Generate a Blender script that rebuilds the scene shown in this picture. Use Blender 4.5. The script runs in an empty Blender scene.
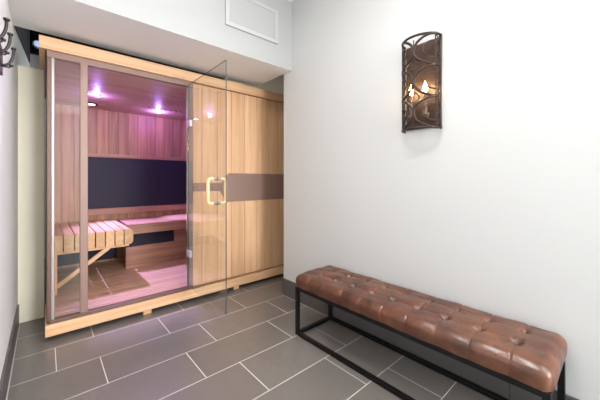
import bpy, bmesh, math, random
from mathutils import Vector, Matrix
random.seed(7)
sc = bpy.context.scene
C = sc.collection
PI = math.pi

# ------------------------------------------------------------------ materials
def new_mat(name):
    m = bpy.data.materials.new(name); m.use_nodes = True
    nt = m.node_tree; b = nt.nodes['Principled BSDF']
    return m, nt, b

def srgb(r, g, b):
    f = lambda c: (c/255/12.92) if c/255 <= .04045 else ((c/255+.055)/1.055)**2.4
    return (f(r), f(g), f(b), 1)

def plain(name, col, rough=.5, metal=0., bump=0., bscale=200., var=0., vscale=3., spec=.5):
    m, nt, b = new_mat(name)
    b.inputs['Base Color'].default_value = col
    b.inputs['Roughness'].default_value = rough
    b.inputs['Metallic'].default_value = metal
    b.inputs['Specular IOR Level'].default_value = spec
    tc = nt.nodes.new('ShaderNodeTexCoord')
    if var:
        n = nt.nodes.new('ShaderNodeTexNoise'); n.inputs['Scale'].default_value = vscale
        n.inputs['Detail'].default_value = 4
        nt.links.new(tc.outputs['Object'], n.inputs['Vector'])
        r = nt.nodes.new('ShaderNodeValToRGB')
        r.color_ramp.elements[0].position = .3; r.color_ramp.elements[1].position = .7
        r.color_ramp.elements[0].color = tuple(c*(1-var) for c in col[:3])+(1,)
        r.color_ramp.elements[1].color = tuple(min(1, c*(1+var)) for c in col[:3])+(1,)
        nt.links.new(n.outputs['Fac'], r.inputs['Fac'])
        nt.links.new(r.outputs['Color'], b.inputs['Base Color'])
    if bump:
        n = nt.nodes.new('ShaderNodeTexNoise'); n.inputs['Scale'].default_value = bscale
        nt.links.new(tc.outputs['Object'], n.inputs['Vector'])
        bp = nt.nodes.new('ShaderNodeBump'); bp.inputs['Strength'].default_value = bump
        bp.inputs['Distance'].default_value = .002
        nt.links.new(n.outputs['Fac'], bp.inputs['Height'])
        nt.links.new(bp.outputs['Normal'], b.inputs['Normal'])
    return m

def wood(name, c0, c1, axis, rough=.45, island=.25):
    """grain along axis; each board (mesh island) gets a tone and a grain of its own"""
    m, nt, b = new_mat(name)
    N, L = nt.nodes, nt.links
    tc = N.new('ShaderNodeTexCoord'); geo = N.new('ShaderNodeNewGeometry')
    mp = N.new('ShaderNodeMapping')
    s = [26., 26., 26.]; s[axis] = 1.1
    mp.inputs['Scale'].default_value = s
    off = N.new('ShaderNodeVectorMath'); off.operation = 'MULTIPLY_ADD'
    off.inputs[1].default_value = (7, 11, 5)
    L.new(geo.outputs['Random Per Island'], off.inputs[0])
    L.new(tc.outputs['Object'], off.inputs[2])
    L.new(off.outputs['Vector'], mp.inputs['Vector'])
    n = N.new('ShaderNodeTexNoise'); n.inputs['Scale'].default_value = 1.0
    n.inputs['Detail'].default_value = 5; n.inputs['Roughness'].default_value = .6
    n.inputs['Distortion'].default_value = .6
    L.new(mp.outputs['Vector'], n.inputs['Vector'])
    r = N.new('ShaderNodeValToRGB')
    r.color_ramp.elements[0].position = .3; r.color_ramp.elements[1].position = .72
    r.color_ramp.elements[0].color = c0; r.color_ramp.elements[1].color = c1
    L.new(n.outputs['Fac'], r.inputs['Fac'])
    mr = N.new('ShaderNodeMapRange')
    mr.inputs['To Min'].default_value = 1-island; mr.inputs['To Max'].default_value = 1+island*.6
    L.new(geo.outputs['Random Per Island'], mr.inputs['Value'])
    mx = N.new('ShaderNodeVectorMath'); mx.operation = 'SCALE'
    L.new(r.outputs['Color'], mx.inputs[0]); L.new(mr.outputs['Result'], mx.inputs['Scale'])
    L.new(mx.outputs['Vector'], b.inputs['Base Color'])
    b.inputs['Roughness'].default_value = rough
    bp = N.new('ShaderNodeBump'); bp.inputs['Strength'].default_value = .12
    bp.inputs['Distance'].default_value = .001
    L.new(n.outputs['Fac'], bp.inputs['Height']); L.new(bp.outputs['Normal'], b.inputs['Normal'])
    return m

def glass(name, tint=(1, 1, 1, 1), ior=1.5):
    m = bpy.data.materials.new(name); m.use_nodes = True
    nt = m.node_tree; N, L = nt.nodes, nt.links
    N.remove(N['Principled BSDF'])
    out = N['Material Output']
    tr = N.new('ShaderNodeBsdfTransparent'); tr.inputs['Color'].default_value = tint
    gl = N.new('ShaderNodeBsdfGlossy'); gl.inputs['Roughness'].default_value = .0
    fr = N.new('ShaderNodeFresnel'); fr.inputs['IOR'].default_value = ior
    # same reflectance from the front and from the back of a face
    geo = N.new('ShaderNodeNewGeometry')
    vm = N.new('ShaderNodeMath'); vm.operation = 'MULTIPLY_ADD'
    vm.inputs[1].default_value = 1/ior-ior; vm.inputs[2].default_value = ior
    L.new(geo.outputs['Backfacing'], vm.inputs[0])
    L.new(vm.outputs[0], fr.inputs['IOR'])
    iv = N.new('ShaderNodeMath'); iv.operation = 'MINIMUM'; iv.inputs[1].default_value = .6
    L.new(fr.outputs['Fac'], iv.inputs[0])
    mix = N.new('ShaderNodeMixShader')
    L.new(iv.outputs[0], mix.inputs[0]); L.new(tr.outputs[0], mix.inputs[1]); L.new(gl.outputs[0], mix.inputs[2])
    L.new(mix.outputs[0], out.inputs['Surface'])
    return m

def emit(name, col, strength):
    m, nt, b = new_mat(name)
    b.inputs['Base Color'].default_value = (col[0], col[1], col[2], 1)
    b.inputs['Emission Color'].default_value = (col[0], col[1], col[2], 1)
    b.inputs['Emission Strength'].default_value = strength
    return m

def tile_mat():
    m, nt, b = new_mat('slate_tile')
    N, L = nt.nodes, nt.links
    W, Hh = .61236, .30467
    tc = N.new('ShaderNodeTexCoord'); mp = N.new('ShaderNodeMapping')
    mp.inputs['Location'].default_value = (-.252+W*10, -2.132+Hh*20, 0)
    L.new(tc.outputs['Object'], mp.inputs['Vector'])
    br = N.new('ShaderNodeTexBrick'); br.offset = .3315; br.offset_frequency = 2
    br.squash = 1; br.squash_frequency = 2
    br.inputs['Scale'].default_value = 1
    br.inputs['Mortar Size'].default_value = .0022
    br.inputs['Mortar Smooth'].default_value = .1
    br.inputs['Bias'].default_value = 0
    br.inputs['Brick Width'].default_value = W; br.inputs['Row Height'].default_value = Hh
    br.inputs['Color1'].default_value = srgb(114, 108, 103)
    br.inputs['Color2'].default_value = srgb(121, 115, 109)
    br.inputs['Mortar'].default_value = srgb(225, 222, 218)
    L.new(mp.outputs['Vector'], br.inputs['Vector'])
    n = N.new('ShaderNodeTexNoise'); n.inputs['Scale'].default_value = 190; n.inputs['Detail'].default_value = 4
    L.new(tc.outputs['Object'], n.inputs['Vector'])
    mr = N.new('ShaderNodeMapRange'); mr.inputs['To Min'].default_value = .7; mr.inputs['To Max'].default_value = 1.3
    b.inputs['IOR'].default_value = 1.8
    L.new(n.outputs['Fac'], mr.inputs['Value'])
    sc_ = N.new('ShaderNodeVectorMath'); sc_.operation = 'SCALE'
    L.new(br.outputs['Color'], sc_.inputs[0]); L.new(mr.outputs['Result'], sc_.inputs['Scale'])
    L.new(sc_.outputs['Vector'], b.inputs['Base Color'])
    rr = N.new('ShaderNodeMapRange'); rr.inputs['To Min'].default_value = .32; rr.inputs['To Max'].default_value = .8
    L.new(br.outputs['Fac'], rr.inputs['Value']); L.new(rr.outputs['Result'], b.inputs['Roughness'])
    bp = N.new('ShaderNodeBump'); bp.inputs['Strength'].default_value = .25; bp.inputs['Distance'].default_value = .002
    sb = N.new('ShaderNodeMath'); sb.operation = 'MULTIPLY_ADD'; sb.inputs[1].default_value = -1.0
    L.new(br.outputs['Fac'], sb.inputs[0]); L.new(n.outputs['Fac'], sb.inputs[2])
    L.new(sb.outputs[0], bp.inputs['Height']); L.new(bp.outputs['Normal'], b.inputs['Normal'])
    return m

def leather_mat():
    m, nt, b = new_mat('brown_leather')
    N, L = nt.nodes, nt.links
    tc = N.new('ShaderNodeTexCoord')
    n = N.new('ShaderNodeTexNoise'); n.inputs['Scale'].default_value = 9; n.inputs['Detail'].default_value = 6
    n.inputs['Roughness'].default_value = .6; n.inputs['Distortion'].default_value = .8
    L.new(tc.outputs['Object'], n.inputs['Vector'])
    r = N.new('ShaderNodeValToRGB')
    r.color_ramp.elements[0].position = .3; r.color_ramp.elements[1].position = .72
    r.color_ramp.elements[0].color = srgb(55, 29, 18); r.color_ramp.elements[1].color = srgb(124, 75, 48)
    L.new(n.outputs['Fac'], r.inputs['Fac'])
    n4 = N.new('ShaderNodeTexNoise'); n4.inputs['Scale'].default_value = 5; n4.inputs['Detail'].default_value = 4
    L.new(tc.outputs['Object'], n4.inputs['Vector'])
    r4 = N.new('ShaderNodeValToRGB'); r4.color_ramp.elements[0].position = .48; r4.color_ramp.elements[1].position = .68
    L.new(n4.outputs['Fac'], r4.inputs['Fac'])
    mx = N.new('ShaderNodeMix'); mx.data_type = 'RGBA'
    L.new(r4.outputs['Color'], mx.inputs['Factor']); L.new(r.outputs['Color'], mx.inputs['A'])
    mx.inputs['B'].default_value = srgb(80, 33, 24)
    L.new(mx.outputs['Result'], b.inputs['Base Color'])
    b.inputs['IOR'].default_value = 1.65
    n2 = N.new('ShaderNodeTexNoise'); n2.inputs['Scale'].default_value = 14; n2.inputs['Detail'].default_value = 3
    L.new(tc.outputs['Object'], n2.inputs['Vector'])
    mr = N.new('ShaderNodeMapRange'); mr.inputs['To Min'].default_value = .22; mr.inputs['To Max'].default_value = .42
    L.new(n2.outputs['Fac'], mr.inputs['Value']); L.new(mr.outputs['Result'], b.inputs['Roughness'])
    v = N.new('ShaderNodeTexVoronoi'); v.inputs['Scale'].default_value = 320
    L.new(tc.outputs['Object'], v.inputs['Vector'])
    bp = N.new('ShaderNodeBump'); bp.inputs['Strength'].default_value = .06; bp.inputs['Distance'].default_value = .001
    n3 = N.new('ShaderNodeTexNoise'); n3.inputs['Scale'].default_value = 30; n3.inputs['Distortion'].default_value = 1.5
    L.new(tc.outputs['Object'], n3.inputs['Vector'])
    bp2 = N.new('ShaderNodeBump'); bp2.inputs['Strength'].default_value = .25; bp2.inputs['Distance'].default_value = .004
    L.new(n3.outputs['Fac'], bp2.inputs['Height'])
    L.new(v.outputs['Distance'], bp.inputs['Height']); L.new(bp2.outputs['Normal'], bp.inputs['Normal'])
    L.new(bp.outputs['Normal'], b.inputs['Normal'])
    return m

M = dict(
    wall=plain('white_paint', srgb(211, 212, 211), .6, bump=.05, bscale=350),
    wall2=plain('white_paint_lifted', srgb(243, 242, 240), .6, bump=.05, bscale=350),  # same white, lifted to make up for weak light on these faces
    bulk=plain('white_paint_greyed', srgb(178, 178, 177), .7, bump=.05, bscale=350),  # same white, greyed to hold down the strong light on the bulkhead
    louvre=plain('vent_enamel', srgb(188, 188, 186), .5),
    ceil=plain('ceiling_paint', srgb(238, 236, 233), .8),
    dark=plain('dark_paint_and_shade', srgb(20, 21, 25), .8),  # dark ceiling, and the shade painted on the walls behind the soffit
    umber=plain('umber_paint', srgb(176, 154, 120), .6),
    tile=tile_mat(),
    skirt=plain('slate_skirting', srgb(92, 89, 88), .4, bump=.2, bscale=260, var=.12, vscale=200),
    grout=plain('grout', srgb(200, 198, 194), .8),
    cream=plain('cream_board', srgb(244, 236, 212), .5, var=.04, vscale=2),
    woodz=wood('cedar_upright', srgb(219, 166, 122), srgb(239, 197, 156), 2, .42, .14),
    woodx=wood('cedar_lengthwise', srgb(222, 169, 124), srgb(240, 201, 160), 0, .42, .1),
    woody=wood('cedar_crosswise', srgb(206, 156, 108), srgb(234, 194, 146), 1, .45, .18),
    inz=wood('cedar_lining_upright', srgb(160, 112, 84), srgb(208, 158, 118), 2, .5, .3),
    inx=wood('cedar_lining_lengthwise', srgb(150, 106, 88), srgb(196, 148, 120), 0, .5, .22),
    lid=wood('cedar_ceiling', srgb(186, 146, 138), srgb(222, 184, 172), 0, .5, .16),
    flx=wood('cedar_floor', srgb(188, 146, 112), srgb(222, 184, 150), 0, .4, .14),
    taupe=plain('taupe_metal', srgb(150, 120, 108), .45, .1),
    bronze=plain('bronze_trim', srgb(112, 84, 74), .4, .2),
    brown=plain('dark_brown_edge', srgb(128, 98, 78), .5),
    chrome=plain('chrome', (.8, .8, .82, 1), .15, 1.),
    satin=plain('satin_aluminium', srgb(170, 160, 156), .35, .6),
    hinge=plain('brushed_hinge', srgb(222, 222, 224), .35, .5),
    heater=plain('carbon_heater', srgb(26, 23, 46), .6, var=.15, vscale=120),
    gap=plain('dark_gap', srgb(34, 26, 22), .9),
    glass=glass('clear_glass', (.95, .965, .96, 1)),
    gedge=plain('glass_edge', srgb(70, 82, 80), .2),
    handle=wood('pale_handle', srgb(222, 186, 140), srgb(240, 208, 166), 2, .4, .05),
    leather=leather_mat(),
    black=plain('black_steel', srgb(24, 23, 24), .4, .5),
    iron=plain('wrought_iron', srgb(62, 60, 60), .4, .7),
    walnut=plain('dark_walnut', srgb(70, 42, 36), .5, var=.3, vscale=30),
    oil=plain('oiled_bronze', srgb(70, 60, 57), .36, .8, var=.2, vscale=40),
    backplate=plain('bronze_backplate', srgb(74, 53, 40), .5, .3, var=.2, vscale=25),
    candle=plain('candle_sleeve', srgb(120, 96, 78), .6),
    white=plain('white_enamel', srgb(242, 242, 240), .4),
    shadow=plain('vent_throat', srgb(110, 110, 110), .8),
    pale=plain('pale_fitting', srgb(190, 205, 225), .5),
    bulb=emit('bulb_glow', (1, .66, .3), 30),
    cool=emit('cool_bulb', (.6, .75, 1), .5),
    led=emit('violet_led', (.66, .4, 1), 14),
    fill_pane=emit('fill_pane_glow', (.95, .98, 1), 1.2),  # glowing pane of the added fill windows
    panel=emit('lamp_diffuser', (1, .98, .95), 3),
)

# ------------------------------------------------------------------ mesh helpers
def box(bm, x0, x1, y0, y1, z0, z1, bev=0., mi=0):
    r = bmesh.ops.create_cube(bm, size=1)
    vs = r['verts']
    for v in vs:
        v.co = Vector((x0 if v.co.x < 0 else x1, y0 if v.co.y < 0 else y1, z0 if v.co.z < 0 else z1))
    fs = set(f for v in vs for f in v.link_faces)
    for f in fs: f.material_index = mi
    if bev:
        es = set(e for v in vs for e in v.link_edges)
        rr = bmesh.ops.bevel(bm, geom=list(es), offset=bev, segments=2, profile=.5, affect='EDGES')
        for f in rr['faces']: f.material_index = mi
    return vs

def prism(bm, pts, d, n):
    """extrude a planar polygon (3D points) along d"""
    vs = [bm.verts.new(p) for p in pts]
    f = bm.faces.new(vs)
    r = bmesh.ops.extrude_face_region(bm, geom=[f])
    nv = [g for g in r['geom'] if isinstance(g, bmesh.types.BMVert)]
    for v in nv: v.co += Vector(d)
    bmesh.ops.recalc_face_normals(bm, faces=bm.faces[:])

def cyl(bm, p0, p1, r0, r1=None, seg=20):
    if r1 is None: r1 = r0
    p0, p1 = Vector(p0), Vector(p1); d = p1-p0
    q = d.to_track_quat('Z', 'Y').to_matrix().to_4x4()
    bmesh.ops.create_cone(bm, cap_ends=True, segments=seg, radius1=r0, radius2=r1, depth=d.length,
                          matrix=Matrix.Translation((p0+p1)/2) @ q)

def tube(bm, pts, r, seg=8, taper=None, flat=1.0):
    """swept round (or flattened) bar through points"""
    pts = [Vector(p) for p in pts]; rings = []
    up = None
    for i, p in enumerate(pts):
        t = (pts[min(i+1, len(pts)-1)]-pts[max(i-1, 0)]).normalized()
        if up is None:
            up = t.orthogonal().normalized()
        a = (up - t*up.dot(t)).normalized(); up = a
        b = t.cross(a)
        rr = r*(taper[i] if taper else 1)
        rings.append([bm.verts.new(p + (a*math.cos(k*2*PI/seg)*flat + b*math.sin(k*2*PI/seg))*rr) for k in range(seg)])
    for i in range(len(rings)-1):
        for k in range(seg):
            bm.faces.new((rings[i][k], rings[i][(k+1) % seg], rings[i+1][(k+1) % seg], rings[i+1][k]))
    bm.faces.new(rings[0][::-1]); bm.faces.new(rings[-1])

def sphere(bm, c, r, sz=1., seg=16):
    bmesh.ops.create_uvsphere(bm, u_segments=seg, v_segments=seg//2+2, radius=r,
                              matrix=Matrix.Translation(c) @ Matrix.Diagonal((1, 1, sz, 1)))

def bar(bm, p0, p1, w, h, side):
    """rectangular bar between two points; 'side' is the width direction"""
    p0, p1, s = Vector(p0), Vector(p1), Vector(side).normalized()
    u = (p1-p0).normalized().cross(s).normalized()
    vs = []
    for p in (p0, p1):
        for a, b in ((-1, -1), (1, -1), (1, 1), (-1, 1)):
            vs.append(bm.verts.new(p+s*a*w/2+u*b*h/2))
    for q in ((0, 1, 2, 3), (7, 6, 5, 4), (0, 4, 5, 1), (1, 5, 6, 2), (2, 6, 7, 3), (3, 7, 4, 0)):
        bm.faces.new([vs[i] for i in q])
    bmesh.ops.recalc_face_normals(bm, faces=bm.faces[:])

def root_loc(o):
    l = Vector((0, 0, 0))
    while o: l += o.location; o = o.parent
    return l

def obj(name, bm, mats, parent=None, smooth=False, origin=None):
    """links bm (built in world coordinates) as one mesh object"""
    off = root_loc(parent) if parent else Vector((0, 0, 0))
    loc = Vector(origin) if origin else Vector((0, 0, 0))
    if origin is None and parent: loc = off.copy()
    bmesh.ops.translate(bm, verts=bm.verts[:], vec=-loc)
    me = bpy.data.meshes.new(name); bm.to_mesh(me); bm.free()
    for m in (mats if isinstance(mats, (list, tuple)) else [mats]): me.materials.append(m)
    if smooth:
        for p in me.polygons: p.use_smooth = True
    o = bpy.data.objects.new(name, me); C.objects.link(o)
    o.parent = parent; o.location = loc-off
    return o

def thing(name, label, cat, loc=(0, 0, 0), group=None):
    o = bpy.data.objects.new(name, None); C.objects.link(o)
    o.location = loc; o['label'] = label; o['category'] = cat
    o.empty_display_size = .1
    if group: o['group'] = group
    return o

def tag(o, label, cat, group=None):
    o['label'] = label; o['category'] = cat
    if group: o['group'] = group
    return o

def struct(name, bm, m, label=None, cat=None):
    o = obj(name, bm, m); o['kind'] = 'structure'
    if label: o['label'] = label
    if cat: o['category'] = cat
    return o

def copy_tree(o, parent=None):
    c = o.copy(); C.objects.link(c); c.parent = parent
    for ch in list(o.children): copy_tree(ch, c)
    return c

def one(*a, bev=0.):
    bm = bmesh.new(); box(bm, *a, bev=bev); return bm

# ------------------------------------------------------------------ dimensions (metres)
XL, XR = -.155, 1.69            # faces of the left and right walls
YB, ZS, ZC = 2.035, 2.077, 2.70  # bulkhead face, soffit, ceiling
YF = 2.57                        # front plane of the sauna

# ------------------------------------------------------------------ the setting
def S(name, *a, m='wall', label=None, cat=None):
    return struct(name, one(*a), M[m], label, cat)

S('floor', -2.4, 3.0, -4.2, 5.45, -.1, 0, m='tile', label='dark grey slate tile floor with pale grout joints', cat='floor')
S('ceiling', -2.4, XR+.12, -4.2, YB, ZC, ZC+.1, m='ceil', label='plain white ceiling', cat='ceiling')
S('wall_left', XL-.12, XL, 1.02, 5.3, 0, 3.1, m='wall2', label='white wall at the left carrying the coat hooks', cat='wall')
bm = bmesh.new()
VY0, VY1, VZ0, VZ1 = -3.4, -.7, .7, 2.3
box(bm, XR, XR+.12, VY1, 2.15, 0, 3.1); box(bm, XR, XR+.12, -4.0, VY0, 0, 3.1)
box(bm, XR, XR+.12, VY0, VY1, 0, VZ0); box(bm, XR, XR+.12, VY0, VY1, VZ1, 3.1)
struct('wall_right', bm, M['wall'], 'long white wall behind the leather bench', 'wall')
bm = bmesh.new()
for a in ((VY0, VY0+.05, VZ0, VZ1), (VY1-.05, VY1, VZ0, VZ1), (VY0+.05, VY1-.05, VZ0, VZ0+.05), (VY0+.05, VY1-.05, VZ1-.05, VZ1), (-2.08, -2.02, VZ0+.05, VZ1-.05)):
    box(bm, XR+.03, XR+.09, a[0], a[1], a[2], a[3], bev=.003)
win = struct('fill_window_2', bm, M['white'], 'unseen fill window added in the right wall behind the camera', 'window')  # window made up to brighten the left side of the room
obj('pane', one(XR+.055, XR+.062, VY0+.05, VY1-.05, VZ0+.05, VZ1-.05), M['fill_pane'], win)
bm = bmesh.new()
WX0, WX1, WZ0, WZ1 = .78, 1.64, .5, 2.3
box(bm, -2.32, WX0, -4.12, -4.0, 0, ZC); box(bm, WX1, XR, -4.12, -4.0, 0, ZC)
box(bm, WX0, WX1, -4.12, -4.0, 0, WZ0); box(bm, WX0, WX1, -4.12, -4.0, WZ1, ZC)
struct('wall_back', bm, M['wall'], 'white wall behind the camera around an added fill window', 'wall')
bm = bmesh.new()
for a in ((WX0, WX0+.05, WZ0, WZ1), (WX1-.05, WX1, WZ0, WZ1), (WX0+.05, WX1-.05, WZ0, WZ0+.05), (WX0+.05, WX1-.05, WZ1-.05, WZ1), (1.19, 1.23, WZ0+.05, WZ1-.05)):
    box(bm, a[0], a[1], -4.10, -4.03, a[2], a[3], bev=.003)
win = struct('fill_window_1', bm, M['white'], 'unseen fill window added in the wall behind the camera', 'window')  # window made up to light the sauna front
obj('pane', one(WX0+.05, WX1-.05, -4.072, -4.064, WZ0+.05, WZ1-.05), M['fill_pane'], win)
S('wall_entry', -2.32, -2.2, -4.0, 1.02, 0, ZC, label='white wall of the entry recess', cat='wall')
S('wall_return', -2.32, XL-.12, 1.02, 1.14, 0, ZC, label='short white wall returning to the entry recess', cat='wall')
# bulkhead: soffit split off in lifted white, face greyed against strong light
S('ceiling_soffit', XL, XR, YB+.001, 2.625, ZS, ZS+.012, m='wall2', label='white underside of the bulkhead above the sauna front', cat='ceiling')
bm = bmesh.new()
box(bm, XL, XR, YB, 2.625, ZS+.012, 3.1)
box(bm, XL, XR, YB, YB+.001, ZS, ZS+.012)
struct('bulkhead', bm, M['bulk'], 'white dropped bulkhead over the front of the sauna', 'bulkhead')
# space behind and beside the sauna
S('wall_alcove', XL-.12, 2.7, 5.3, 5.42, 0, 2.77, label='pale wall far behind the sauna', cat='wall')
S('shade_band', XL-.12, 2.7, 5.24, 5.42, 2.77, 3.2, m='dark', label='shade painted as a dark upper band on the wall behind the sauna', cat='wall')  # dark band stands in for the unlit top of the pale wall
S('wall_side', 2.62, 2.74, 1.3, 5.3, 0, 3.1, m='umber', label='dim wall at the right end of the alcove', cat='wall')
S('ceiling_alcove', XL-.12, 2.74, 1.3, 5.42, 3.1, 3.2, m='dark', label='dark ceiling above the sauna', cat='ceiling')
S('wall_front', XR+.12, 2.74, 1.3, 1.42, 0, 3.1, m='umber', label='hidden wall of the alcove', cat='wall')
bm = bmesh.new()
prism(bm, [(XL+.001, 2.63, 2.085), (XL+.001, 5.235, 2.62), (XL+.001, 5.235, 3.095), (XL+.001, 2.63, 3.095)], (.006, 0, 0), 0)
struct('shade_wedge', bm, M['dark'], 'soffit shadow painted as a dark wedge on the left wall behind the sauna', 'trim')  # near-black wedge stands in for the shadow of the soffit edge
# tiled skirting with joints
def skirting(name, xw, sgn, y0, y1, step, first, label):
    bm = bmesh.new(); y = first
    ys = [y0]
    while y < y1:
        if y > y0+.01: ys.append(y)
        y += step
    ys.append(y1)
    for a, b in zip(ys, ys[1:]):
        x0, x1 = sorted((xw, xw+sgn*.011))
        box(bm, x0, x1, a+.001, b-.001, .003, .155, bev=.0015)
    struct(name, bm, M['skirt'], label, 'skirting')
skirting('baseboard_right', XR, -1, -4.0, 2.16, .61, -3.89, 'dark tile skirting along the right wall')
skirting('baseboard_left', XL, 1, 1.05, 3.0, .61, 1.3, 'dark tile skirting along the left wall')
S('trim_2', XL+.011, XL+.016, 1.05, 3.02, 0, .0015, m='grout', label='pale grout line beside the left skirting', cat='grout')
S('trim_3', XR-.016, XR-.011, -4.0, 2.15, 0, .0015, m='grout', label='pale grout line beside the right skirting', cat='grout')

# cream board closing the gap between wall and sauna
tag(obj('filler_panel', one(XL+.0015, -.003, 3.02, 3.05, .003, 1.94, bev=.002), M['cream'], origin=(-.075, 3.035, 0)),
    'tall narrow cream board closing the gap between left wall and sauna', 'panel')

# small pale fitting in the dark space behind
t = thing('wall_lamp', 'small pale lamp high on the dark wall behind the sauna', 'lamp', (-.075, 5.235, 2.89))
bm = bmesh.new(); cyl(bm, (-.075, 5.238, 2.89), (-.075, 5.205, 2.89), .05, .05)
obj('base', bm, M['pale'], t)
bm = bmesh.new(); sphere(bm, (-.075, 5.19, 2.89), .035)
obj('bulb', bm, M['cool'], t, True)

t = thing('alcove_fill_lamp', 'added fill lamp on the pale wall, hidden behind the sauna', 'lamp', (1.6, 5.3, 2.3))  # unseen lamp added to lift the walls around the sauna
bm = bmesh.new(); cyl(bm, (1.6, 5.299, 2.3), (1.6, 5.27, 2.3), .09)
obj('base', bm, M['white'], t)
bm = bmesh.new(); sphere(bm, (1.6, 5.24, 2.3), .05)
obj('globe', bm, M['cool'], t, True)

# air vent on the bulkhead
t = thing('air_vent', 'white louvred air vent on the bulkhead above the sauna', 'vent', (1.28, YB, 2.41))
vx0, vx1, vz0, vz1 = 1.03, 1.527, 2.265, 2.555
bm = bmesh.new()
fw = .032
box(bm, vx0, vx1, YB-.016, YB-.0005, vz0, vz0+fw, bev=.003)
box(bm, vx0, vx1, YB-.016, YB-.0005, vz1-fw, vz1, bev=.003)
box(bm, vx0, vx0+fw, YB-.016, YB-.0005, vz0+fw, vz1-fw, bev=.003)
box(bm, vx1-fw, vx1, YB-.016, YB-.0005, vz0+fw, vz1-fw, bev=.003)
obj('vent_frame', bm, M['louvre'], t)
bm = bmesh.new()
box(bm, vx0+fw, vx1-fw, YB-.003, YB-.0005, vz0+fw, vz1-fw)
obj('backing', bm, M['shadow'], t)
bm = bmesh.new()
n = 16
for i in range(n):
    z = vz0+fw+(i+.5)*(vz1-vz0-2*fw)/n
    bar(bm, (vx0+fw, YB-.008, z), (vx1-fw, YB-.008, z), .0125, .0022, (0, .55, -.83))
obj('louvres', bm, M['louvre'], t)

# ------------------------------------------------------------------ sauna
sauna = thing('sauna', 'cedar sauna cabin with glass front and open glass door', 'sauna', (1.1, 3.2, 0))
SX0, SX1, SY1 = 0.0, 2.22, 4.14
# feet
for (x, y) in ((.62, 2.56), (1.42, 2.56), (2.1, 2.56), (.06, 2.68), (.05, 4.04), (2.1, 4.04), (1.1, 4.04)):
    obj('foot', one(x-.03, x+.03, y, y+.06, 0, .036, bev=.003), M['woodx'], sauna)
# base frame with visible plinth
bm = bmesh.new()
box(bm, SX0, SX1, 2.545, 2.60, .035, .112, bev=.004)
box(bm, SX0, SX0+.04, 2.602, SY1, .035, .112, bev=.004)
box(bm, SX1-.04, SX1, 2.602, SY1, .035, .112, bev=.004)
box(bm, SX0+.04, SX1-.04, 4.09, SY1, .035, .112, bev=.004)
obj('base', bm, M['woodx'], sauna)
# boarded floor
bm = bmesh.new(); y = 2.602
while y < 4.06:
    box(bm, .042, SX1-.042, y, min(y+.086, 4.08), .09, .126, bev=.002); y += .088
obj('floor_boards', bm, M['flx'], sauna)
# bottom sill below the glass
bm = bmesh.new(); box(bm, .018, .988, 2.556, 2.598, .112, .138, bev=.003)
obj('sill', bm, M['bronze'], sauna)
# outer left side, back, right
bm = bmesh.new()
box(bm, .008, .040, 2.60, SY1, .112, 1.955)
box(bm, .042, 2.19, 4.105, SY1, .112, 1.955)
box(bm, 2.19, SX1-.005, 2.602, SY1, .112, 1.955)
obj('shell', bm, M['brown'], sauna)
# roof deck above the lining
obj('roof', one(.004, SX1-.005, 2.575, SY1, 1.955, 1.985), M['gap'], sauna)
# crown moulding
bm = bmesh.new()
zc0, zc1, o = 1.948, 2.030, .03
box(bm, -o, SX1+o, 2.54, 2.572, zc0, zc1, bev=.003)
box(bm, -o, .002, 2.572, SY1+o, zc0, zc1, bev=.003)
box(bm, SX1, SX1+o, 2.572, SY1+o, zc0, zc1, bev=.003)
obj('crown', bm, M['woodx'], sauna)
# lining: back wall boards, side walls, ceiling
bm = bmesh.new(); x = .032
while x < 2.17:
    w = .105
    box(bm, x, min(x+w-.002, 2.18), 4.06, 4.105, .126, 1.90, bev=.002); x += w
y = 2.61
while y < 4.05:
    box(bm, .042, .05, y, min(y+.103, 4.06), .126, 1.90, bev=.0015)
    box(bm, 2.17, 2.19, y, min(y+.103, 4.06), .126, 1.90, bev=.0015); y += .105
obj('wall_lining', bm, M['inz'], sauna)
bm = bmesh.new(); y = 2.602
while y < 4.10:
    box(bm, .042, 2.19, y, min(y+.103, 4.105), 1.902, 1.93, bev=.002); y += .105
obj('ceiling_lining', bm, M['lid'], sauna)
# rails and heaters on the back wall
bm = bmesh.new()
box(bm, .31, 2.16, 4.035, 4.06, 1.342, 1.385, bev=.003)
box(bm, .31, 2.16, 4.035, 4.06, .675, .748, bev=.003)
box(bm, .30, .33, 4.038, 4.06, .748, 1.342, bev=.003)
obj('wall_rail', bm, M['inx'], sauna)
for a, b in ((.332, 1.12), (1.124, 1.91)):
    obj('heater_panel', one(a, b, 4.045, 4.06, .750, 1.340, bev=.002), M['heater'], sauna)
# header, mullion, jamb and corner post around the glass
obj('header', one(.008, .99, 2.558, 2.60, 1.903, 1.947, bev=.003), M['taupe'], sauna)
obj('mullion', one(.186, .231, 2.558, 2.60, .138, 1.908, bev=.003), M['taupe'], sauna)
obj('jamb', one(.95, .988, 2.562, 2.60, .138, 1.908, bev=.003), M['taupe'], sauna)
obj('corner_post', one(.010, .032, 2.56, 2.60, .138, 1.908, bev=.002), M['bronze'], sauna)
obj('channel', one(.032, .048, 2.562, 2.60, .138, 1.908, bev=.002), M['satin'], sauna)
bm = bmesh.new(); box(bm, .047, .188, 2.574, 2.582, .138, 1.908)
obj('glass_pane', bm, M['glass'], sauna)
obj('door_seal', one(.938, .950, 2.57, 2.60, .14, 1.906, bev=.002), M['chrome'], sauna)
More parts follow.
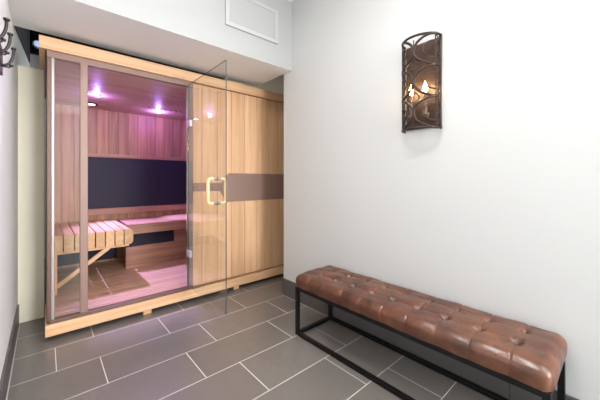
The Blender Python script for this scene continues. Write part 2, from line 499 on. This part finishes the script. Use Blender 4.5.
# front boarding right of the door
bm = bmesh.new()
es = [.99, 1.074, 1.2215, 1.369, 1.516, 1.664, 1.81, 1.96, 2.107, 2.20]
for a, b in zip(es, es[1:]):
    box(bm, a+.0012, b-.0012, YF, 2.596, .126, 1.944, bev=.003)
obj('front_boarding', bm, M['woodz'], sauna)
obj('backing_board', one(.99, 2.19, 2.597, 2.605, .112, 1.948), M['gap'], sauna)
bm = bmesh.new()
pts = [(.992, 1.053), (1.262, 1.053), (1.338, 1.145), (2.20, 1.145), (2.20, .868), (1.315, .868), (1.245, .977), (.992, .977)]
prism(bm, [(x, YF-.004, z) for x, z in pts], (0, .006, 0), 0)
obj('inlay_band', bm, M['taupe'], sauna)

# glass door, standing open at a right angle
bm = bmesh.new()
box(bm, .943, .951, 1.853, 2.556, .142, 1.916)
for f in bm.faces:
    if abs(f.normal.x) < .5 and f.normal.z > -.5: f.material_index = 1
door = obj('glass_door', bm, [M['glass'], M['gedge']], sauna)
for z in (1.572, .436):
    bm = bmesh.new()
    box(bm, .936, .958, 2.50, 2.575, z-.028, z+.028, bev=.003)
    cyl(bm, (.947, 2.57, z-.03), (.947, 2.57, z+.03), .009)
    obj('hinge', bm, M['hinge'], door)
hy = 2.0
for sx in (-1, 1):
    xh = .947+sx*.068
    bm = bmesh.new()
    xs = .947+sx*.026; rr = .022; pts = [(xs, hy, .908)]
    for k in range(7):
        th = -PI/2+k*PI/12; pts.append((xh+sx*(-rr+rr*math.cos(th)), hy, .908+rr+rr*math.sin(th)))
    for k in range(7):
        th = k*PI/12; pts.append((xh+sx*(-rr+rr*math.cos(th)), hy, 1.088-rr+rr*math.sin(th)))
    pts.append((xs, hy, 1.088))
    tube(bm, pts, .0125, 14)
    obj('handle', bm, M['handle'], door, True)
    for z in (.908, 1.088):
        bm = bmesh.new()
        cyl(bm, (.947+sx*.0042, hy, z), (.947+sx*.0265, hy, z), .0095)
        cyl(bm, (.947+sx*.0042, hy, z), (.947+sx*.008, hy, z), .014)
        obj('standoff', bm, M['chrome'], door)

# left bench: slats run front to back
BZ0, BZ1, BY = .475, .618, 3.11
bm = bmesh.new()
sx = [.042+i*.0735 for i in range(9)]
for i in range(8):
    a, b = sx[i]+.002, sx[i+1]-.005
    if i == 7:
        # last slat with a rounded outer edge
        r = .035; pts = []
        pts.append((a, BY, BZ0)); pts.append((a, BY, BZ1))
        bb = b+.004
        for k in range(7):
            th = PI/2-k*PI/2/6; pts.append((bb-r+r*math.cos(th), BY, BZ1-r+r*math.sin(th)))
        for k in range(7):
            th = -k*PI/2/6; pts.append((bb-r+r*math.cos(th), BY, BZ0+r+r*math.sin(th)))
        prism(bm, pts, (0, 4.03-BY, 0), 0)
    else:
        box(bm, a, b, BY, 4.03, BZ0, BZ1, bev=.004)
bl = obj('bench', bm, M['woody'], sauna)
obj('leg', one(.05, .077, BY+.02, BY+.06, .126, BZ0, bev=.002), M['woodz'], bl)
bm = bmesh.new(); bar(bm, (.075, BY+.04, .19), (.44, BY+.04, BZ0-.012), .03, .032, (0, 1, 0))
obj('brace', bm, M['woodx'], bl)
obj('bearer', one(.04, .60, BY+.03, BY+.06, BZ0-.022, BZ0-.001, bev=.002), M['woodx'], bl)
# back bench: slats run side to side
bm = bmesh.new(); y = 3.45
for i in range(8):
    box(bm, .648, 2.165, y, y+.07, .505 if i == 0 else .56, .612, bev=.006); y += .074
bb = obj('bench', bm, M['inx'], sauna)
bm = bmesh.new()
box(bm, .65, 2.16, 3.56, 3.59, .126, .20, bev=.003)
box(bm, .65, 2.16, 3.56, 3.59, .20, .355, bev=.003)
box(bm, 1.15, 2.16, 3.56, 3.59, .355, .56, bev=.003)
obj('kickboard', bm, M['inx'], bb)
obj('heater_panel', one(.655, 1.148, 3.565, 3.58, .357, .555, bev=.002), M['heater'], bb)
obj('heater_panel', one(.09, .64, 4.042, 4.058, .15, .46, bev=.002), M['heater'], sauna)
# vent slots in the ceiling lining
bm = bmesh.new()
for i in range(7):
    x = .87+i*.058
    bar(bm, (x, 3.56, 1.9012), (x+.03, 3.60, 1.9012), .012, .0025, (1, -1, 0))
obj('ceiling_vent', bm, M['gap'], sauna)
# round lights in the ceiling lining
leds = [(.377, 3.393), (1.024, 3.74), (1.55, 3.0)]
for x, y in leds:
    bm = bmesh.new(); cyl(bm, (x, y, 1.893), (x, y, 1.903), .032, .032)
    lo = obj('ceiling_lamp', bm, M['chrome'], sauna)
    bm = bmesh.new(); cyl(bm, (x, y, 1.888), (x, y, 1.8932), .022, .022)
    obj('lens', bm, M['led'], lo)
bm = bmesh.new(); cyl(bm, (.378, 3.83, 1.893), (.378, 3.83, 1.903), .058, .06, 28)
sp = obj('downlight', bm, M['heater'], sauna)
bm = bmesh.new(); cyl(bm, (.378, 3.83, 1.8915), (.378, 3.83, 1.8932), .03, .03)
obj('lens', bm, M['led'], sp)

# ------------------------------------------------------------------ bench with tufted leather seat
bx0, bx1, by0, by1 = 1.310, 1.678, .174, 1.546
bench = thing('upholstered_bench', 'long tufted brown leather bench on a black steel frame against the white wall', 'bench', ((bx0+bx1)/2, (by0+by1)/2, 0))
rowsX = [1.438, 1.568]
colsY = [1.406-.1385*i for i in range(9)]
ztop, zbot, r = .420, .338, .034
def tuft(x, y):
    dx = min(abs(x-q) for q in rowsX); dy = min(abs(y-q) for q in colsY)
    d = math.hypot(dx, dy)
    h = -.026*math.exp(-(d/.015)**2)-.009*math.exp(-d/.020)+.0028*math.cos(4*math.atan2(dy, dx+1e-6)+1.2)*math.exp(-((d-.022)/.016)**2)
    inx = max(0, min(1, (x-rowsX[0]+.02)/.02))*max(0, min(1, (rowsX[1]+.02-x)/.02))
    h -= .0042*math.exp(-(dy/.004)**2)+.0012*math.exp(-(dy/.028)**2)
    iny = max(0, min(1, (y-colsY[-1]+.02)/.02))*max(0, min(1, (colsY[0]+.02-y)/.02))
    h -= iny*(.0052*math.exp(-(dx/.005)**2)+.0025*math.exp(-(dx/.026)**2))
    return h
bm = bmesh.new()
cx, cy_ = (bx0+bx1)/2, (by0+by1)/2
hx, hy_ = (bx1-bx0)/2, (by1-by0)/2
ext = r*(PI/2-1)+(ztop-zbot-r)       # how much further the flat sheet reaches than the box
nx, ny = 120, 400
Lx, Ly = hx+ext, hy_+ext
grid = []
for j in range(ny+1):
    row = []
    for i in range(nx+1):
        x = -Lx+2*Lx*i/nx; y = -Ly+2*Ly*j/ny
        ax, ay = abs(x), abs(y)
        ex, ey = max(0, ax-(hx-r)), max(0, ay-(hy_-r))
        e = math.hypot(ex, ey)
        emax = r*PI/2+(ztop-zbot-r)
        if e > emax: ex *= emax/e; ey *= emax/e; e = emax
        px, py = min(ax, hx-r), min(ay, hy_-r)
        th = min(e/r, PI/2)
        zz = ztop-r*(1-math.cos(th))-max(0, e-r*PI/2)
        if e > 0:
            nxv, nyv = ex/e, ey/e
            px += nxv*r*math.sin(th); py += nyv*r*math.sin(th)
        else: nxv = nyv = 0
        sx_, sy_ = (1 if x >= 0 else -1), (1 if y >= 0 else -1)
        nrm = Vector((nxv*math.sin(th)*sx_, nyv*math.sin(th)*sy_, math.cos(th)))
        wx, wy = cx+sx_*px, cy_+sy_*py
        fade = 1.0
        side = min(1, e/(r*PI/2))
        hh = tuft(wx, cy_+y if ay < hy_ else wy)
        hh *= (1-.55*side)
        # gentle crown of the stuffing and a soft wobble of the hide
        cr = .010*(1-(min(ax, hx)/hx)**2)
        wob = .0014*math.sin(wx*61+wy*23)+.0012*math.sin(wy*47-wx*31)
        # belly of the side between top and piping
        bel = .005*math.sin(PI*max(0, e-r*.8)/(emax-r*.8)) if e > r*.8 else 0
        p = Vector((wx, wy, zz+cr*(1-side)))+nrm*(hh+wob+bel)
        p.x = min(p.x, XR-.003)
        row.append(bm.verts.new(p))
    grid.append(row)
for j in range(ny):
    for i in range(nx):
        bm.faces.new((grid[j][i], grid[j][i+1], grid[j+1][i+1], grid[j+1][i]))
bmesh.ops.remove_doubles(bm, verts=bm.verts[:], dist=.0002)
# underside
be = [e for e in bm.edges if e.is_boundary]
bmesh.ops.holes_fill(bm, edges=be, sides=0)
seat = obj('seat', bm, M['leather'], bench, True)
for x in rowsX:
    for y in colsY:
        bm = bmesh.new(); sphere(bm, (x, y, .391), .007, .5, 12)
        obj('button', bm, M['leather'], bench, True)
# black steel frame of square tube
tw = .024
fx0, fx1, fy0, fy1 = bx0+.004, bx1-.004, by0+.004, by1-.004
zr = zbot-.002
bm = bmesh.new()
box(bm, fx0, fx0+tw, fy0, fy1, zr-tw, zr, bev=.002); box(bm, fx1-tw, fx1, fy0, fy1, zr-tw, zr, bev=.002)
box(bm, fx0+tw, fx1-tw, fy0, fy0+tw, zr-tw, zr, bev=.002); box(bm, fx0+tw, fx1-tw, fy1-tw, fy1, zr-tw, zr, bev=.002)
obj('top_rail', bm, M['black'], bench)
for x in (fx0, fx1-tw):
    for y in (fy0, fy1-tw):
        obj('leg', one(x, x+tw, y, y+tw, tw, zr-tw, bev=.002), M['black'], bench)
bm = bmesh.new()
box(bm, fx0, fx0+tw, fy0, fy1, .001, tw, bev=.002); box(bm, fx1-tw, fx1, fy0, fy1, .001, tw, bev=.002)
box(bm, fx0+tw, fx1-tw, fy0, fy0+tw, .001, tw, bev=.002); box(bm, fx0+tw, fx1-tw, fy1-tw, fy1, .001, tw, bev=.002)
obj('floor_rail', bm, M['black'], bench)

# ------------------------------------------------------------------ wall sconce
sy, sz0, sz1 = .812, 1.372, 1.905
sw, sd = .110, .105
sconce = thing('wall_sconce', 'curved bronze lattice wall sconce with two glowing candle bulbs on the right wall', 'lamp', (XR, sy, sz0))
def P(a, z, k=1.0):      # a: 0..1 round the curved front, z: 0..1 up
    th = PI*a
    return Vector((XR-.004-sd*k*math.sin(th)**.9, sy+sw*k*math.cos(th), sz0+(sz1-sz0)*z))
def strip(bm, ab, w=.0045, th=.0025):
    pts = [P(a, z) for a, z in ab]
    tube(bm, pts, w, 8)
bm = bmesh.new()
N = 40
for z in (.008, .992):
    tube(bm, [P(i/N, z) for i in range(N+1)], .007, 8)
for a in (0.02, .98):
    tube(bm, [P(a, i/12) for i in range(13)], .007, 8)
obj('cage_rim', bm, M['oil'], sconce, True)
bm = bmesh.new()
for a in (.14, .86):
    strip(bm, [(a, i/16) for i in range(17)], .004)
obj('cage_upright', bm, M['oil'], sconce, True)
def arc(ca, cz, ra, rz, t0, t1, n=18):
    return [(ca+ra*math.cos(t0+(t1-t0)*i/n), cz+rz*math.sin(t0+(t1-t0)*i/n)) for i in range(n+1)]
bm = bmesh.new()
# interlocking arcs, three tiers of crossing crescents
for k in range(3):
    zc = .17+k*.33
    strip(bm, arc(.10, zc, .40, .165, -PI/2, PI/2), .0075)
    strip(bm, arc(.90, zc, .40, .165, PI/2, 3*PI/2), .0075)
    strip(bm, arc(.14, zc, .22, .09, -PI/2, PI/2), .004)
    strip(bm, arc(.86, zc, .22, .09, PI/2, 3*PI/2), .004)
    strip(bm, [(.5+.0*i, zc-.12+.24*i/6) for i in range(7)], .003)
for k in range(2):
    zc = .335+k*.33
    strip(bm, arc(.5, zc, .085, .045, 0, 2*PI, 24), .0042)
# small diamonds between the border uprights
for a0, a1 in ((.02, .14), (.86, .98)):
    for k in range(9):
        z0, z1 = k/9, (k+1)/9
        strip(bm, [(a0, z0), ((a0+a1)/2, (z0+z1)/2), (a1, z1)], .003)
        strip(bm, [(a1, z0), ((a0+a1)/2, (z0+z1)/2), (a0, z1)], .003)
obj('lattice', bm, M['oil'], sconce, True)
bm = bmesh.new()
box(bm, XR-.008, XR-.0005, sy-.098, sy+.098, sz0+.012, sz1-.012, bev=.002)
obj('back_plate', bm, M['backplate'], sconce)
lightpos = []
for yy in (sy-.042, sy+.042):
    x = XR-.055
    bm = bmesh.new()
    cyl(bm, (x, yy, sz0+.09), (x, yy, sz0+.205), .011)
    cyl(bm, (x, yy, sz0+.082), (x, yy, sz0+.092), .02)
    tube(bm, [(XR-.006, yy, sz0+.10), (XR-.03, yy, sz0+.065), (x, yy, sz0+.085)], .004)
    cd = obj('candle', bm, M['candle'], sconce)
    bm = bmesh.new()
    prof = [(.0, .006), (.012, .011), (.026, .0145), (.042, .011), (.056, .005), (.068, .0008)]
    tube(bm, [(x, yy, sz0+.206+h) for h, q in prof], 1.0, 14, [q for h, q in prof])
    obj('bulb', bm, M['bulb'], cd, True)
    lightpos.append((x, yy, sz0+.24))

# ------------------------------------------------------------------ coat hooks on the left wall
rk = tag(obj('hook_board', one(XL, XL+.017, 1.03, 1.81, 1.535, 1.652, bev=.003), M['walnut'], origin=(XL, 1.42, 1.6)),
         'dark brown board on the left wall that carries the iron coat hooks', 'board')
def make_hook():
    h = thing('coat_hook', 'x', 'hook', (0, 0, 0), 'iron coat hooks on the left wall')
    bm = bmesh.new(); box(bm, .0, .005, -.012, .012, -.045, .045, bev=.002)
    obj('plate', bm, M['iron'], h)
    bm = bmesh.new()
    pts = []
    for i in range(15):
        th = -PI*.62+i*(PI*.62+.12)/14
        pts.append((.014+.028*math.cos(th)+.0, 0, .045+.062*math.sin(th)))
    pts = [(.004, 0, .0)]+[(x, y, z) for x, y, z in pts if x > .006]
    tube(bm, pts, .0046, 10)
    x, y, z = pts[-1]
    cyl(bm, (x, y, z-.002), (x+.0005, y, z+.005), .0075, .0088, 14)
    obj('upper_arm', bm, M['iron'], h, True)
    bm = bmesh.new()
    tube(bm, [(.004, 0, -.022), (.018, 0, -.024), (.029, 0, -.023), (.034, 0, -.018)], .0034, 10)
    cyl(bm, (.034, 0, -.019), (.035, 0, -.012), .0062, .0068, 14)
    obj('lower_arm', bm, M['iron'], h, True)
    bm = bmesh.new(); cyl(bm, (.004, 0, .034), (.02, 0, .034), .0025, .0025, 8); sphere(bm, (.021, 0, .034), .005, 1, 10)
    obj('knob', bm, M['iron'], h, True)
    return h
HB = XL+.017
hk = make_hook()
ys = [(1.66, 'coat hook farthest along the board, nearest the sauna'),
      (1.50, 'second coat hook from the sauna end of the board'),
      (1.37, 'third coat hook from the sauna end of the board'),
      (1.155, 'coat hook at the top left edge of the photo, fourth from the sauna')]
for i, (y, lab) in enumerate(ys):
    h = hk if i == 0 else copy_tree(hk)
    h.location = (HB, y, 1.56); h['label'] = 'dark iron '+lab

# ------------------------------------------------------------------ lamps
def area(name, loc, rot, sx, sy, e, col=(1, 1, 1)):
    l = bpy.data.lights.new(name, 'AREA'); l.shape = 'RECTANGLE'; l.size = sx; l.size_y = sy
    l.energy = e; l.color = col
    o = bpy.data.objects.new(name, l); C.objects.link(o); o.location = loc; o.rotation_euler = rot
    return o
def ceiling_light(x, y, lab, power):
    t = thing('ceiling_light', lab, 'lamp', (x, y, ZC))
    bm = bmesh.new()
    for a in ((x-.31, x+.31, y-.31, y-.29), (x-.31, x+.31, y+.29, y+.31), (x-.31, x-.29, y-.29, y+.29), (x+.29, x+.31, y-.29, y+.29)):
        box(bm, *a, ZC-.03, ZC-.0005, bev=.002)
    obj('frame', bm, M['white'], t)
    obj('diffuser', one(x-.29, x+.29, y-.29, y+.29, ZC-.022, ZC-.001), M['panel'], t)
    area('ceiling_light_glow', (x, y, ZC-.035), (0, 0, 0), .56, .56, power, (1, .99, .985))
ceiling_light(.55, .7, 'square white ceiling light in front of the sauna', 13)
ceiling_light(1.15, -.75, 'fill light added on the ceiling over the entry', 6)  # extra lamp added to even out the light
for i, p in enumerate(lightpos):
    l = bpy.data.lights.new('bulb_light', 'POINT'); l.energy = 6.5; l.color = (1, .86, .68); l.shadow_soft_size = .014
    o = bpy.data.objects.new('bulb_light', l); C.objects.link(o); o.location = (p[0], p[1], p[2])
l = bpy.data.lights.new('alcove_fill_light', 'POINT'); l.energy = 30; l.color = (.86, .93, 1); l.shadow_soft_size = .05
o = bpy.data.objects.new('alcove_fill_light', l); C.objects.link(o); o.location = (1.6, 5.12, 2.3)  # fill from the added lamp behind the sauna
def spot(loc, tgt, e, col, ang, blend=.4, size=.02):
    l = bpy.data.lights.new('violet_spot', 'SPOT'); l.energy = e; l.color = col
    l.spot_size = math.radians(ang); l.spot_blend = blend; l.shadow_soft_size = size
    o = bpy.data.objects.new('violet_spot', l); C.objects.link(o); o.location = loc
    o.rotation_euler = (Vector(tgt)-Vector(loc)).to_track_quat('-Z', 'Y').to_euler()
V = (.46, .26, 1.0)
for p, e in (((.377, 3.393, 1.862), 2.8), ((1.024, 3.74, 1.862), 3.6), ((1.55, 3.0, 1.862), 6)):
    l = bpy.data.lights.new('violet_led_light', 'POINT'); l.energy = e; l.color = V; l.shadow_soft_size = .012
    o = bpy.data.objects.new('violet_led_light', l); C.objects.link(o); o.location = p
spot((1.024, 3.74, 1.885), (1.34, 3.76, .6), 190, (.5, .42, 1), 30, .9)
spot((.378, 3.83, 1.888), (.86, 3.12, 0), 230, (.5, .4, 1.0), 54, .75, .012)

area('window_fill', (1.21, -4.01, 1.4), (PI/2, 0, 0), .8, 1.75, 95, (.93, .965, 1))  # fill light set in the added rear window
area('window_fill', (XR+.02, -2.05, 1.5), (PI/2, 0, PI/2), 2.55, 1.55, 75, (.93, .965, 1))  # fill light set in the added side window

# dim world so the closed room is not pitch black at its seams
w = bpy.data.worlds.new('World'); sc.world = w; w.use_nodes = True
w.node_tree.nodes['Background'].inputs['Color'].default_value = (1, 1, 1, 1)
w.node_tree.nodes['Background'].inputs['Strength'].default_value = .2

# ------------------------------------------------------------------ camera
cam = bpy.data.cameras.new('Camera'); co = bpy.data.objects.new('Camera', cam); C.objects.link(co)
co.location = (0, 0, 1.08); co.rotation_euler = (PI/2, 0, -math.radians(41.388))
cam.sensor_width = 36; cam.lens = 289.41/600*36; cam.shift_y = -(200-179.91)/600
cam.clip_start = .02
sc.camera = co
sc.view_settings.view_transform = 'Standard'; sc.view_settings.look = 'None'
sc.view_settings.gamma = 1; sc.view_settings.exposure = 0.58
sc.view_settings.use_curve_mapping = False
